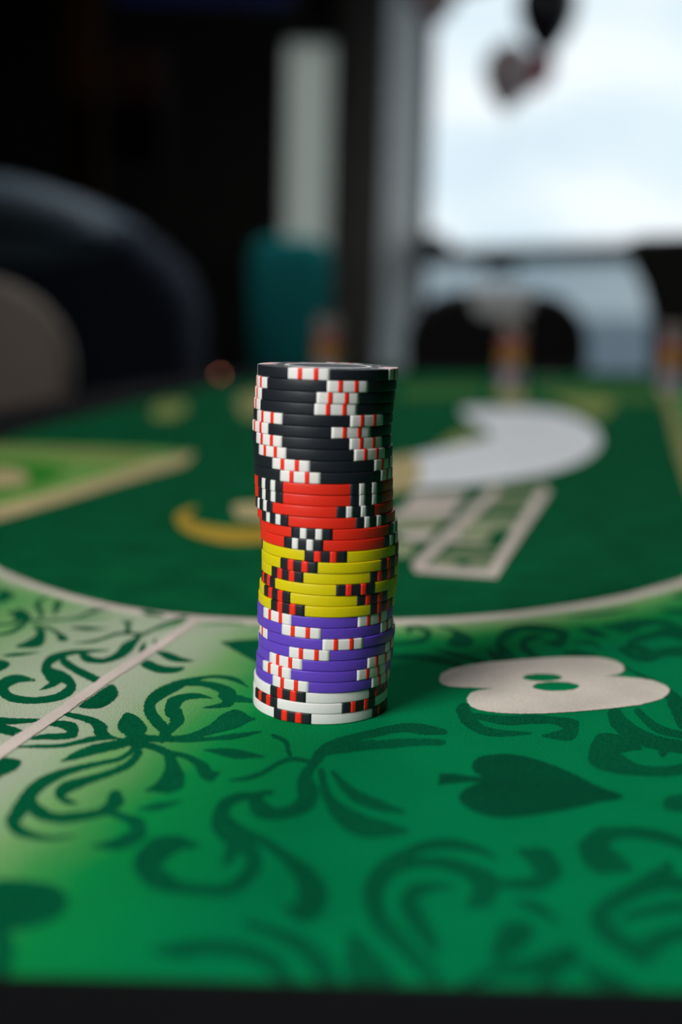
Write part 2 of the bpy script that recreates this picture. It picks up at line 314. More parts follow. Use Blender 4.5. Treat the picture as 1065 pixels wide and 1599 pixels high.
# ------------------------------------------------------------------ the gaming table
STROKES = [
 ('scroll', [(-1318,4526),(-1297,4557),(-1292,4652)],
  [(-1364,4637),(-1361,4743),(-1299,4673)]),
 ('scroll', [(-1377,4758),(-1335,4675),(-1299,4623)],
  [(-1379,4777),(-1342,4731),(-1306,4679)]),
 ('scroll', [(-1147,4661),(-1169,4647),(-1186,4578),(-1166,4472),(-1128,4383),(-1108,4313)],
  [(-1144,4648),(-1159,4619),(-1157,4526),(-1149,4497),(-1114,4403),(-1097,4310)]),
 ('scroll', [(-1092,4601),(-1112,4570),(-1085,4423),(-1069,4369)],
  [(-1087,4589),(-1072,4510),(-1063,4401),(-1065,4366)]),
 ('scroll', [(-1138,4262),(-1048,4274),(-976,4304),(-950,4369),(-919,4411),(-881,4467)],
  [(-1146,4296),(-1055,4302),(-987,4344),(-960,4401),(-936,4476),(-884,4478)]),
 ('leaf', [(-1029,4274),(-955,4292),(-848,4347)],
  [(-1031,4284),(-966,4341),(-852,4366)]),
 ('scroll', [(-966,4190),(-903,4160),(-836,4183)],
  [(-968,4199),(-914,4216),(-838,4193)]),
 ('scroll', [(-1217,4343),(-1176,4268),(-1149,4274),(-1126,4266)],
  [(-1230,4399),(-1213,4444),(-1164,4377),(-1128,4288)]),
 ('scroll', [(-1228,4187),(-1193,4202),(-1170,4227)],
  [(-1237,4219),(-1203,4233),(-1188,4279)]),
 ('scroll', [(-1190,4058),(-1151,4092),(-1133,4175),(-1133,4250)],
  [(-1201,4090),(-1168,4136),(-1160,4234),(-1159,4300)]),
 ('scroll', [(-1101,3822),(-1062,3823),(-996,3874)],
  [(-1106,3837),(-1074,3865),(-998,3882)]),
 ('scroll', [(-904,3996),(-846,4006),(-803,4070),(-775,4115),(-699,4122)],
  [(-907,4009),(-855,4042),(-812,4105),(-783,4152),(-704,4153)]),
 ('scroll', [(-777,3930),(-831,3929),(-884,3923),(-929,3893),(-961,3826),(-948,3699),(-893,3568),(-855,3566),(-830,3540),(-827,3537),(-831,3493),(-854,3444),(-901,3419),(-959,3438),(-994,3484),(-995,3489),(-996,3517),(-976,3553),(-944,3566)],
  [(-775,3921),(-822,3890),(-870,3868),(-905,3822),(-923,3749),(-919,3717),(-903,3702),(-868,3674),(-823,3605),(-793,3505),(-801,3422),(-834,3380),(-886,3360),(-945,3369),(-994,3414),(-1040,3518),(-1036,3610),(-998,3632),(-951,3598)]),
 ('scroll', [(-881,3621),(-889,3560),(-900,3490)],
  [(-852,3557),(-868,3510),(-897,3484)]),
 ('scroll', [(-923,3837),(-896,3755),(-843,3675),(-791,3613),(-742,3558)],
  [(-908,3863),(-891,3813),(-845,3742),(-795,3687),(-745,3628)]),
 ('scroll', [(-858,3853),(-833,3794),(-794,3770),(-754,3778),(-719,3828),(-699,3894),(-693,3993),(-692,4097)],
  [(-859,3873),(-842,3881),(-805,3836),(-769,3835),(-747,3906),(-744,4000),(-724,4066),(-702,4123)]),
 ('scroll', [(-754,4440),(-714,4388),(-667,4378)],
  [(-756,4456),(-722,4456),(-671,4417)]),
 ('scroll', [(-747,4132),(-694,4105),(-659,4192),(-624,4277),(-584,4336),(-566,4379)],
  [(-752,4170),(-703,4147),(-669,4227),(-634,4315),(-595,4390),(-570,4397)]),
 ('leaf', [(-659,4180),(-596,4248),(-543,4322)],
  [(-663,4196),(-606,4293),(-551,4362)]),
 ('scroll', [(-673,4042),(-676,3968),(-669,3887)],
  [(-667,4035),(-654,3939),(-663,3878)]),
 ('scroll', [(-644,4086),(-640,4022)],
  [(-639,4084),(-629,4015)]),
 ('leaf', [(-508,4265),(-456,4278),(-404,4290),(-360,4285)],
  [(-510,4276),(-461,4322),(-408,4335),(-362,4323)]),
 ('scroll', [(-604,3899),(-565,3834),(-515,3806),(-479,3820)],
  [(-605,3931),(-570,3919),(-520,3865),(-480,3835)]),
 ('scroll', [(-274,3570),(-310,3651),(-361,3682),(-412,3674),(-461,3648),(-513,3597),(-560,3491),(-562,3354),(-523,3225),(-487,3159),(-465,3116),(-470,3096)],
  [(-275,3561),(-311,3607),(-358,3641),(-407,3640),(-449,3591),(-487,3507),(-525,3410),(-528,3354),(-504,3283),(-471,3214),(-447,3114),(-461,3072)]),
 ('scroll', [(-472,3558),(-416,3561),(-366,3519),(-334,3444),(-329,3455),(-347,3405),(-387,3370)],
  [(-477,3597),(-421,3617),(-365,3597),(-310,3531),(-303,3397),(-340,3365),(-385,3361)]),
 ('scroll', [(-317,3420),(-282,3420),(-245,3417)],
  [(-322,3506),(-284,3481),(-246,3446)]),
 ('scroll', [(-375,3459),(-415,3494),(-465,3485),(-502,3426),(-492,3305),(-471,3259),(-469,3202),(-481,3150)],
  [(-375,3447),(-410,3447),(-450,3420),(-456,3354),(-446,3338),(-429,3241),(-447,3157),(-469,3120)]),
 ('scroll', [(-507,3072),(-437,3082),(-391,3102),(-338,3146),(-295,3183),(-269,3209),(-241,3264)],
  [(-517,3128),(-444,3127),(-401,3148),(-356,3218),(-326,3315),(-287,3354),(-243,3292)]),
 ('scroll', [(-466,3079),(-390,3080),(-333,3098),(-271,3116),(-211,3165)],
  [(-468,3091),(-395,3113),(-337,3128),(-277,3159),(-213,3180)]),
 ('scroll', [(-513,3037),(-462,2997),(-429,2961)],
  [(-515,3084),(-462,3047),(-427,3014)]),
 ('scroll', [(-437,2983),(-394,2965),(-360,2918),(-336,2846),(-306,2815),(-290,2862)],
  [(-439,3018),(-395,3003),(-353,2964),(-319,2917),(-310,2885),(-295,2881)]),
 ('scroll', [(-344,3023),(-298,2991),(-251,2969),(-186,2987)],
  [(-345,3033),(-301,3044),(-255,3037),(-187,2997)]),
 ('scroll', [(-258,2821),(-211,2829),(-173,2874),(-140,2937),(-107,2964),(-54,2943)],
  [(-259,2833),(-217,2861),(-180,2902),(-146,2963),(-108,2997),(-53,2975)]),
 ('scroll', [(-700,2916),(-666,2938),(-625,2975),(-572,3018),(-534,3058)],
  [(-702,2921),(-683,2986),(-646,3044),(-590,3082),(-550,3118)]),
 ('scroll', [(-537,3055),(-557,2972),(-601,2935),(-655,2899),(-706,2851),(-739,2784),(-748,2706),(-748,2621),(-737,2543),(-696,2482),(-651,2467),(-608,2465),(-569,2490)],
  [(-520,3018),(-546,2941),(-592,2902),(-641,2857),(-682,2795),(-703,2723),(-704,2654),(-705,2579),(-709,2555),(-697,2535),(-656,2499),(-613,2486),(-571,2497)]),
 ('scroll', [(-722,2650),(-682,2579),(-631,2553),(-578,2566),(-538,2590),(-511,2622),(-494,2675),(-515,2741)],
  [(-711,2693),(-680,2644),(-642,2611),(-591,2618),(-553,2633),(-537,2674),(-540,2711),(-538,2737)]),
 ('scroll', [(-525,3017),(-536,2932),(-571,2873),(-621,2828),(-663,2791),(-670,2715),(-632,2659),(-600,2661)],
  [(-503,2979),(-518,2892),(-557,2833),(-602,2775),(-633,2726),(-640,2709),(-634,2694),(-601,2669)]),
 ('scroll', [(-521,2600),(-477,2571),(-448,2531),(-451,2539),(-462,2510),(-486,2478),(-521,2451)],
  [(-523,2643),(-477,2613),(-433,2586),(-414,2497),(-437,2445),(-472,2426),(-519,2439)]),
 ('scroll', [(-561,3101),(-595,3104),(-623,3143),(-643,3206),(-676,3246),(-719,3274),(-777,3297)],
  [(-558,3084),(-593,3087),(-624,3088),(-658,3124),(-676,3186),(-713,3224),(-772,3264)]),
 ('scroll', [(-606,3112),(-657,3110),(-693,3076),(-735,3044),(-806,3032),(-843,3015)],
  [(-601,3090),(-647,3068),(-683,3043),(-727,3015),(-800,3008),(-841,3005)]),
 ('scroll', [(-788,3177),(-756,3161),(-726,3122),(-732,3155),(-738,3128),(-786,3118),(-825,3088)],
  [(-796,3217),(-765,3223),(-723,3197),(-700,3103),(-724,3079),(-774,3071),(-820,3070)]),
 ('scroll', [(-940,3179),(-889,3185),(-834,3208)],
  [(-957,3240),(-903,3233),(-841,3235)]),
 ('scroll', [(-926,3118),(-886,3098),(-864,3088)],
  [(-941,3194),(-900,3171),(-876,3155)]),
 ('scroll', [(-454,2639),(-409,2637),(-362,2688)],
  [(-456,2648),(-418,2678),(-365,2700)]),
 ('scroll', [(-48,2919),(-28,2993),(-9,3049),(40,3102),(107,3156),(187,3203),(241,3187),(287,3189)],
  [(-69,2956),(-50,3043),(-22,3110),(34,3167),(104,3218),(188,3272),(249,3275),(293,3246)]),
 ('scroll', [(-21,3010),(60,3048),(126,3070),(209,3095),(282,3107)],
  [(-24,3043),(58,3096),(126,3134),(212,3156),(285,3154)]),
 ('scroll', [(10,3058),(71,3093),(105,3122)],
  [(9,3071),(69,3124),(104,3137)]),
 ('scroll', [(-145,2758),(-175,2768),(-204,2718),(-183,2619),(-134,2601),(-86,2622),(-47,2677),(-38,2780),(-54,2860),(-47,2949)],
  [(-144,2747),(-167,2735),(-166,2700),(-163,2707),(-136,2669),(-101,2690),(-86,2737),(-90,2776),(-89,2877),(-60,2969)]),
 ('scroll', [(-159,2771),(-194,2760),(-246,2744),(-276,2670),(-254,2574),(-207,2512),(-147,2450),(-95,2368),(-71,2302),(-66,2250),(-68,2238),(-65,2218),(-88,2200)],
  [(-156,2743),(-189,2724),(-230,2686),(-242,2643),(-238,2616),(-199,2560),(-137,2498),(-78,2419),(-36,2359),(-8,2270),(-16,2174),(-57,2138),(-90,2182)]),
 ('scroll', [(-279,2657),(-277,2561),(-248,2491),(-209,2441),(-189,2405),(-184,2381),(-195,2325),(-226,2284),(-268,2285),(-309,2294),(-353,2348),(-363,2358),(-354,2375),(-332,2428),(-301,2445)],
  [(-248,2644),(-246,2572),(-236,2538),(-195,2510),(-159,2449),(-149,2359),(-172,2276),(-216,2231),(-264,2236),(-308,2240),(-366,2261),(-417,2355),(-405,2477),(-349,2507),(-303,2474)]),
 ('scroll', [(-233,2477),(-232,2425),(-231,2364)],
  [(-207,2471),(-204,2404),(-227,2359)]),
 ('scroll', [(-42,2910),(-35,2799),(-23,2712),(3,2609),(50,2530),(107,2522),(150,2539)],
  [(-26,2918),(-15,2813),(-1,2747),(31,2689),(70,2644),(115,2614),(154,2584)]),
 ('scroll', [(-9,2892),(14,2799),(48,2716),(99,2669),(162,2655)],
  [(-1,2908),(29,2840),(64,2782),(110,2734),(165,2675)]),
 ('scroll', [(-170,3133),(-140,3092),(-128,3025),(-115,2979)],
  [(-167,3159),(-131,3119),(-118,3037),(-109,2988)]),
 ('scroll', [(359,2436),(330,2491),(273,2526),(211,2516),(156,2468),(105,2408),(68,2310),(66,2200),(85,2112),(118,2050),(149,1995),(179,1946)],
  [(356,2427),(320,2453),(266,2470),(212,2462),(167,2415),(133,2342),(108,2282),(107,2220),(119,2158),(145,2097),(171,2034),(197,1978)]),
 ('scroll', [(135,2352),(192,2385),(242,2372),(283,2333),(289,2288),(292,2286),(268,2224)],
  [(131,2399),(193,2432),(253,2431),(307,2404),(349,2339),(319,2226),(270,2213)]),
 ('scroll', [(332,2302),(385,2291),(432,2294),(489,2378),(474,2485),(422,2485)],
  [(337,2336),(392,2343),(429,2365),(429,2380),(427,2391),(412,2456)]),
 ('scroll', [(253,2305),(208,2313),(164,2302),(135,2219),(150,2135),(172,2076),(185,2039)],
  [(252,2292),(207,2279),(179,2250),(177,2226),(187,2175),(198,2107),(205,2060)]),
 ('scroll', [(371,2235),(397,2204),(442,2161)],
  [(376,2252),(414,2248),(449,2175)]),
 ('scroll', [(246,1925),(303,1964),(361,1969),(431,1996)],
  [(241,1956),(302,2006),(364,2029),(433,2075)]),
 ('scroll', [(644,2408),(632,2465),(614,2508),(609,2490),(613,2507),(650,2549),(705,2549),(747,2527),(787,2492)],
  [(637,2391),(600,2380),(555,2384),(545,2498),(608,2603),(661,2612),(724,2612),(771,2587),(808,2540)]),
 ('scroll', [(722,2441),(700,2410),(672,2386),(621,2334),(561,2277),(511,2200),(509,2113),(537,2063),(573,2018),(613,2061),(649,2099),(686,2112)],
  [(736,2432),(718,2358),(672,2302),(621,2270),(570,2223),(548,2185),(552,2166),(567,2120),(595,2109),(608,2128),(655,2154),(698,2171)]),
 ('scroll', [(685,2310),(736,2301)],
  [(707,2380),(759,2371)]),
 ('scroll', [(573,2172),(604,2191),(659,2210),(716,2224)],
  [(574,2198),(608,2227),(667,2255),(726,2264)]),
 ('scroll', [(383,1933),(416,1977),(435,2031)],
  [(370,1955),(397,2014),(430,2043)]),
 ('scroll', [(460,2002),(468,1946),(496,1909)],
  [(470,2017),(496,1996),(527,1971)]),
 ('scroll', [(-634,2077),(-613,2014),(-599,1948)],
  [(-604,2089),(-575,2016),(-560,1939)]),
 ('scroll', [(-307,2009),(-261,1998),(-222,2024),(-205,2017)],
  [(-312,2042),(-272,2058),(-228,2070),(-202,2052)]),
 ('scroll', [(-250,2017),(-200,2015),(-151,2001),(-107,1962),(-83,1917)],
  [(-256,2059),(-203,2067),(-146,2053),(-90,2012),(-62,1948)]),
 ('scroll', [(-158,2117),(-100,2071),(-56,2019),(-29,1960),(-8,1923)],
  [(-155,2142),(-93,2114),(-36,2076),(4,2008),(15,1949)]),
 ('scroll', [(354,3394),(364,3282),(404,3203),(459,3186),(541,3211)],
  [(398,3455),(403,3366),(423,3277),(468,3244),(544,3231)]),
 ('scroll', [(415,3322),(484,3283),(567,3301),(632,3299),(659,3238),(667,3276),(589,3214)],
  [(424,3379),(496,3362),(579,3376),(647,3364),(703,3331),(660,3178),(586,3190)]),
 ('scroll', [(802,3394),(793,3289),(815,3183),(869,3120),(951,3087)],
  [(853,3452),(852,3388),(867,3305),(908,3229),(984,3184)]),
 ('scroll', [(888,3403),(910,3254),(983,3199)],
  [(914,3454),(938,3321),(1004,3255)]),
 ('scroll', [(829,3155),(803,3225),(733,3216),(671,3006),(721,2940),(781,2926),(856,2926),(931,2954)],
  [(816,3112),(771,3082),(726,3041),(749,3138),(771,3076),(805,3005),(874,2999),(949,3035)]),
 ('scroll', [(111,4116),(162,4064),(205,4067),(268,4088),(321,4134),(344,4265),(313,4344),(267,4345)],
  [(119,4188),(167,4118),(206,4119),(268,4150),(314,4208),(320,4225),(304,4286),(265,4321)]),
 ('scroll', [(246,4312),(253,4273),(254,4214)],
  [(247,4322),(283,4324),(256,4211)]),
 ('scroll', [(197,3898),(279,3897),(348,3864),(402,3826)],
  [(201,3973),(286,3979),(360,3957),(414,3899)]),
 ('scroll', [(333,4036),(380,3961),(429,3908),(490,3875)],
  [(335,4050),(390,4023),(442,3982),(499,3924)]),
 ('scroll', [(519,4036),(525,3945),(565,3884)],
  [(525,4057),(549,4032),(585,3963)]),
 ('scroll', [(794,4408),(703,4416),(607,4308),(556,4101),(575,3952),(605,3895)],
  [(786,4359),(693,4318),(615,4192),(592,4126),(605,4030),(618,3933)]),
 ('scroll', [(658,4302),(779,4293),(806,4210),(801,4223),(745,4173)],
  [(666,4361),(799,4396),(856,4309),(792,4106),(740,4144)]),
 ('scroll', [(744,4269),(676,4239),(640,4058),(672,3937)],
  [(740,4225),(680,4154),(674,4115),(694,3995)]),
 ('scroll', [(902,4368),(931,4257),(971,4251)],
  [(910,4399),(968,4386),(986,4304)]),
 ('scroll', [(859,4162),(905,4153),(931,4102)],
  [(864,4192),(919,4204),(938,4122)]),
 ('scroll', [(794,4026),(827,3999),(883,4011)],
  [(801,4061),(842,4068),(889,4038)]),
 ('scroll', [(1028,4363),(1082,4311),(1165,4421),(1240,4441),(1291,4326)],
  [(1048,4454),(1125,4523),(1190,4539),(1269,4534),(1326,4418)]),
 ('scroll', [(1092,4157),(1061,4182),(1081,4190),(1154,4247),(1209,4277),(1262,4220)],
  [(1059,4053),(1016,4119),(1093,4281),(1172,4345),(1248,4421),(1313,4374)]),
 ('scroll', [(993,4066),(1018,3961),(1071,3956),(1134,4017),(1215,4034)],
  [(1017,4129),(1045,4048),(1095,4077),(1160,4136),(1249,4163)]),
 ('scroll', [(957,3872),(998,3761),(1023,3630),(1003,3457),(987,3308)],
  [(965,3896),(1014,3799),(1055,3692),(1070,3550),(1062,3398)]),
 ('scroll', [(895,4547),(1022,4571),(1186,4695)],
  [(898,4564),(1033,4631),(1191,4721)]),
 ('scroll', [(1416,4920),(1471,4921)],
  [(1428,4969),(1497,5021)]),
 ('scroll', [(1293,4669),(1327,4627),(1384,4618)],
  [(1303,4704),(1352,4712),(1409,4703)]),
 ('cream', [(-872,2867),(-849,2965),(-772,3281),(-679,3677),(-596,3975),(-520,4313)],
  [(-908,2930),(-882,3026),(-802,3346),(-707,3749),(-622,4051),(-546,4393)]),
 ('cream', [(352,5275),(625,6257),(1036,7753)],
  [(329,5420),(607,6460),(1030,8032)]),
 ('cream', [(689,5169),(993,6348),(1379,7834)],
  [(661,5282),(968,6519),(1362,8067)]),
 ('tan2', [(5372,20651),(3962,14690),(2695,9538),(2114,7035)],
  [(5917,22004),(4283,15313),(2905,9863),(2274,7256)]),
]
BLOBS = [
 ('scroll', 1, [(-1102,4191),(-1056,4168),(-1019,4041),(-1012,3956),(-1045,3924),(-1096,3935),(-1081,3994),(-1065,4066),(-1073,4131)]),
 ('scroll', 1, [(-1126,4243),(-1083,4220),(-1037,4188),(-990,4130),(-941,4057),(-938,4024),(-963,4017),(-981,4053),(-994,4095),(-1027,4148),(-1077,4193)]),
 ('scroll', 1, [(-1114,3776),(-1083,3774),(-1058,3740),(-1057,3697),(-1079,3655)]),
 ('scroll', 1, [(-807,4322),(-781,4302),(-763,4317),(-758,4243),(-742,4151),(-763,4149),(-775,4241)]),
 ('scroll', 1, [(-698,3555),(-665,3504),(-657,3437),(-672,3360),(-703,3331),(-749,3347),(-727,3443)]),
 ('scroll', 0, [(-414,4059),(-347,4091),(-135,4154),(-117,4054),(-144,3831),(-272,3834),(-338,3936)]),
 ('scroll', 1, [(-640,3765),(-625,3821),(-574,3770),(-533,3755),(-496,3755),(-498,3719),(-527,3686),(-569,3685),(-608,3717)]),
 ('scroll', 1, [(-602,3304),(-571,3280),(-539,3224),(-521,3174),(-524,3127),(-537,3098),(-563,3110),(-595,3154),(-608,3199),(-609,3257)]),
 ('scroll', 1, [(-569,3110),(-539,3136),(-507,3120),(-502,3067),(-511,3020),(-538,3030),(-560,3063)]),
 ('scroll', 1, [(-454,3013),(-426,2987),(-401,2929),(-377,2857),(-370,2778),(-396,2738),(-426,2741),(-459,2748),(-439,2798),(-430,2864),(-437,2937)]),
 ('scroll', 1, [(-871,2926),(-838,2936),(-807,2922),(-798,2901),(-800,2857),(-816,2828),(-836,2804)]),
 ('scroll', 1, [(329,2147),(367,2167),(389,2142),(377,2093),(338,2044),(302,2018),(297,2042),(312,2098)]),
 ('scroll', 1, [(34,2096),(54,2095),(82,2048),(108,1990),(117,1935),(36,1931)]),
 ('scroll', 1, [(-687,2259),(-631,2280),(-570,2265),(-531,2229),(-517,2186),(-522,2137),(-551,2102),(-587,2083),(-634,2078)]),
 ('spade', 1, [(378,2887),(358,2927),(361,2983),(391,3034),(455,3054),(515,3036),(568,2989),(617,2926),(661,2852),(712,2788),(639,2746),(577,2711),(487,2669),(402,2646),(349,2661),(311,2711),(306,2766),(333,2820),(368,2857)]),
 ('spade', 0, [(270,2906),(306,2907),(346,2894),(404,2889),(400,2854),(342,2855),(306,2846),(260,2835)]),
 ('scroll', 1, [(907,3161),(909,3119),(881,3061),(877,3099)]),
 ('scroll', 1, [(821,2795),(887,2806),(861,2715),(795,2718)]),
 ('scroll', 1, [(370,4354),(424,4328),(471,4253),(489,4168),(470,4092),(427,4066),(388,4094),(401,4179),(422,4238),(406,4296)]),
 ('cream', 0, [(351,5415),(691,5356),(698,5181),(335,5258)]),
 ('cream2', 0, [(1000,8047),(1393,8117),(1375,7943),(955,7842)]),
 ('cream', 0, [(608,6177),(755,6176),(731,5963),(559,5981)]),
 ('cream2', 0, [(700,6708),(1027,6757),(940,6450),(652,6294)]),
 ('cream2', 0, [(673,6342),(833,6411),(744,6006),(594,6027)]),
 ('cream2', 0, [(538,5827),(790,5860),(776,5781),(523,5740)]),
 ('cream2', 0, [(462,5640),(748,5651),(732,5576),(448,5555)]),
 ('cream2', 0, [(438,5511),(549,5525),(532,5420),(419,5406)]),
 ('cream2', 0, [(616,5534),(711,5528),(692,5423),(598,5428)]),
 ('cream2', 0, [(917,7263),(1173,7304),(1122,7094),(861,7025)]),
 ('cream2', 0, [(1014,7651),(1268,7727),(1232,7559),(973,7485)]),
 ('cream', 0, [(454,7556),(805,7681),(748,7295),(392,7120)]),
 ('cream', 0, [(371,7059),(712,7171),(635,6775),(262,6617)]),
 ('cream2', 0, [(261,6567),(602,6693),(524,6367),(249,6237)]),
 ('cream', 0, [(315,6224),(512,6319),(450,6028),(369,5996),(294,6112)]),
 ('cream2', 1, [(239,5938),(357,5933),(361,5719),(317,5603),(228,5610)]),
 ('white', 1, [(1431,14294),(1910,14523),(2253,14549),(2525,14164),(2617,13269),(2554,12127),(2350,10941),(2104,10043),(1811,9296),(1499,8728),(1156,8307),(854,8027),(559,7848),(168,7682),(194,9186),(393,9313),(769,9987),(1117,10653),(1344,11100),(1405,11750),(1353,13012)]),
 ('tan', 1, [(194,9237),(395,9384),(574,9620),(574,8700),(466,7832),(166,7587)]),
 ('olive', 0, [(750,10042),(1174,11771),(1367,11301),(1117,10653)]),
 ('tan2', 0, [(2399,19045),(2744,18981),(2334,15203),(1966,14955)]),
 ('olive', 0, [(2870,16825),(3703,16349),(2920,13455),(2782,14128)]),
 ('olive2', 0, [(838,17780),(2076,18915),(2085,16811),(751,15828)]),
 ('olive2', 0, [(2910,18913),(4871,19021),(4213,16040),(3703,16349),(2706,17034)]),
 ('gold', 1, [(-905,6462),(-904,6708),(-835,6849),(-842,6511),(-744,6331),(-600,6240),(-332,6241),(-313,5898),(-531,5791),(-694,5912),(-826,6135)]),
 ('tan', 1, [(-630,6927),(-527,7034),(-378,7058),(-345,6466),(-485,6485),(-574,6551)]),
 ('tan', 0, [(-2051,6614),(-1951,6760),(-1739,7403),(-1535,8257),(-1396,8942),(-1166,9385),(-1136,8702),(-1407,7747),(-1625,6912),(-1810,6264),(-1878,6048)]),
 ('olive', 0, [(-2893,9372),(-2716,9447),(-2115,9445),(-1580,9361),(-1396,8942),(-1719,8656),(-2207,9001),(-2754,8915)]),
 ('panelgreen', 1, [(-2599,8408),(-2242,8549),(-1910,8211),(-1936,7369),(-2155,6955)]),
 ('tan', 1, [(-2511,8120),(-2258,8208),(-2082,7868),(-2028,7480),(-2276,7351)]),
 ('tan2', 1, [(-1335,15445),(-1002,16028),(-799,12839),(-1054,12614)]),
 ('olive', 1, [(-2144,13761),(-1874,14223),(-1703,12426),(-1935,12214)]),
]
EIGHT = [(329,3692),(347,3762),(407,3832),(497,3887),(616,3933),(736,3971),(855,3988),(928,3971),(959,3916),(958,3858),(929,3803),(876,3772),(948,3766),(1015,3742),(1051,3690),(1051,3639),(1014,3568),(937,3501),(861,3464),(725,3415),(596,3385),(496,3380),(425,3404),(399,3452),(401,3518),(431,3579),(493,3612),(413,3614),(352,3623),(332,3652)]
EIGHT_HOLES = [[(731,3744),(726,3734),(718,3723),(707,3714),(692,3707),(676,3701),(660,3699),(643,3699),(629,3701),(617,3707),(608,3714),(603,3723),(602,3733),(606,3744),(614,3754),(625,3764),(639,3771),(656,3777),(673,3780),(689,3780),(704,3777),(717,3772),(725,3764),(730,3755)],
 [(769,3655),(764,3642),(754,3630),(741,3620),(724,3611),(705,3605),(686,3602),(667,3602),(650,3605),(636,3611),(626,3620),(620,3630),(620,3642),(624,3655),(633,3667),(647,3678),(664,3687),(683,3693),(702,3697),(722,3697),(739,3693),(753,3687),(763,3678),(769,3667)]]
ARC_IN = [(-1482,5115),(-1247,4848),(-1063,4678),(-869,4539),(-681,4447),(-480,4401),(-309,4385),(-68,4386),(224,4435),(423,4484),(684,4589),(969,4759),(1221,4947),(1540,5268)]
ARC_OUT = [(-1451,5004),(-1222,4748),(-1042,4585),(-854,4456),(-669,4372),(-472,4327),(-304,4312),(-66,4313),(221,4360),(417,4407),(673,4509),(950,4663),(1194,4832),(1501,5126)]
PANEL = [(-2943,9535),(-2754,9579),(-2144,9576),(-1524,9508),(-1166,9385),(-1146,8772),(-1415,7791),(-1633,6947),(-1816,6286),(-1886,6076)]
STACK = [('black', -4.78, -14.7), ('black', -5.09, 18.5), ('black', -5.39, 11.5), ('black', -5.61, 10.6), ('black', -5.76, 39.7), ('black', -6.09, 25.7), ('black', -6.02, 40.5), ('black', -5.59, 43.3), ('black', -5.47, -26.7), ('black', -5.39, -18.3), ('red', -5.19, 39.4), ('red', -5.02, 39.1), ('red', -4.9, 27.7), ('red', -4.24, 42.0), ('red', -3.48, -13.4), ('red', -3.29, -21.1), ('yellow', -2.94, -2.9), ('yellow', -2.86, -26.3), ('yellow', -2.81, -38.1), ('yellow', -2.78, 22.8), ('yellow', -3.33, 42.1), ('yellow', -3.6, -34.0), ('purple', -3.87, -44.8), ('purple', -3.84, -19.6), ('purple', -3.19, 14.4), ('purple', -3.44, -13.2), ('purple', -3.46, -35.6), ('purple', -3.96, -43.8), ('purple', -4.1, -27.9), ('white', -4.59, -28.6), ('white', -4.75, 35.9), ('white', -4.77, -23.2)]  # from the top: colour, sideways shift in mm, turn in degrees
K = 1e-4
table = empty('gaming_table', (0, 0, TZ))
tag(table, 'long green felt gaming table with printed casino layout and black padded rail', 'table')
OUT = [(-0.22, 0.192), (0.20, 0.192), (0.60, 0.192), (0.70, 0.215), (0.745, 0.29), (0.76, 0.60), (0.77, 1.20), (0.78, 1.80), (0.77, 2.08), (0.72, 2.185), (0.538, 2.195),
       (0.302, 2.169), (0.115, 2.123), (0.0, 2.05), (-0.085, 1.92), (-0.148, 1.769), (-0.201, 1.59), (-0.241, 1.341), (-0.268, 1.147), (-0.281, 0.978),
       (-0.292, 0.75), (-0.295, 0.45), (-0.293, 0.28), (-0.27, 0.21)]
outl = [Vector((p.x, p.y)) for p in catmull([(x, y, 0) for x, y in OUT], 5, True)]
def inset(pts, d):
    n = len(pts); o = []
    for i in range(n):
        t = (pts[(i + 1) % n] - pts[i - 1]).normalized(); o.append(pts[i] + Vector((t.y, -t.x)) * d)   # outwards for a counter-clockwise loop
    return o
def loopsweep(name, prof, mat, parent, cap=False):
    """prof: list of (outward distance, z) swept round the table outline"""
    n = len(outl); verts = []; faces = []
    for d, z in prof: verts += [(p.x, p.y, z) for p in inset(outl, d)]
    for j in range(len(prof) - 1):
        for i in range(n):
            faces.append((j * n + i, j * n + (i + 1) % n, (j + 1) * n + (i + 1) % n, (j + 1) * n + i))
    if cap: faces.append(tuple(range(n))[::-1]); faces.append(tuple((len(prof) - 1) * n + i for i in range(n)))
    bm = bmesh.new(); me = mesh_from(name, verts, faces); bm.from_mesh(me)
    return link(name, bm_mesh(name, bm), mat, parent, not cap)
top = loopsweep('felt_top', [(0.0, -0.02), (0.0, 0.0)], M['base'], table, True)
prof = [(0.0, -0.02)] + [(0.048 - 0.048 * math.cos(a), -0.001 + 0.010 * math.sin(a) ** 0.8) for a in [math.pi * i / 14 for i in range(15)]] + [(0.096, -0.03), (0.085, -0.045), (0.0, -0.045), (0.0, -0.02)]
loopsweep('padded_rail', prof, M['rail'], table)
loopsweep('apron', [(0.05, -0.045), (0.05, -0.14), (0.02, -0.14), (0.02, -0.045)], M['dark_wood'], table)
loopsweep('underside', [(0.02, -0.06), (0.02, -0.045)], M['dark_wood'], table, True)
for lx, ly in ((-0.13, 0.40), (0.60, 0.40), (0.05, 1.75), (0.62, 1.95)):
    tube('leg', [(lx, ly, -0.05), (lx, ly, -0.60), (lx, ly, -TZ)], [0.045, 0.032, 0.028], M['dark_wood'], table, 14)

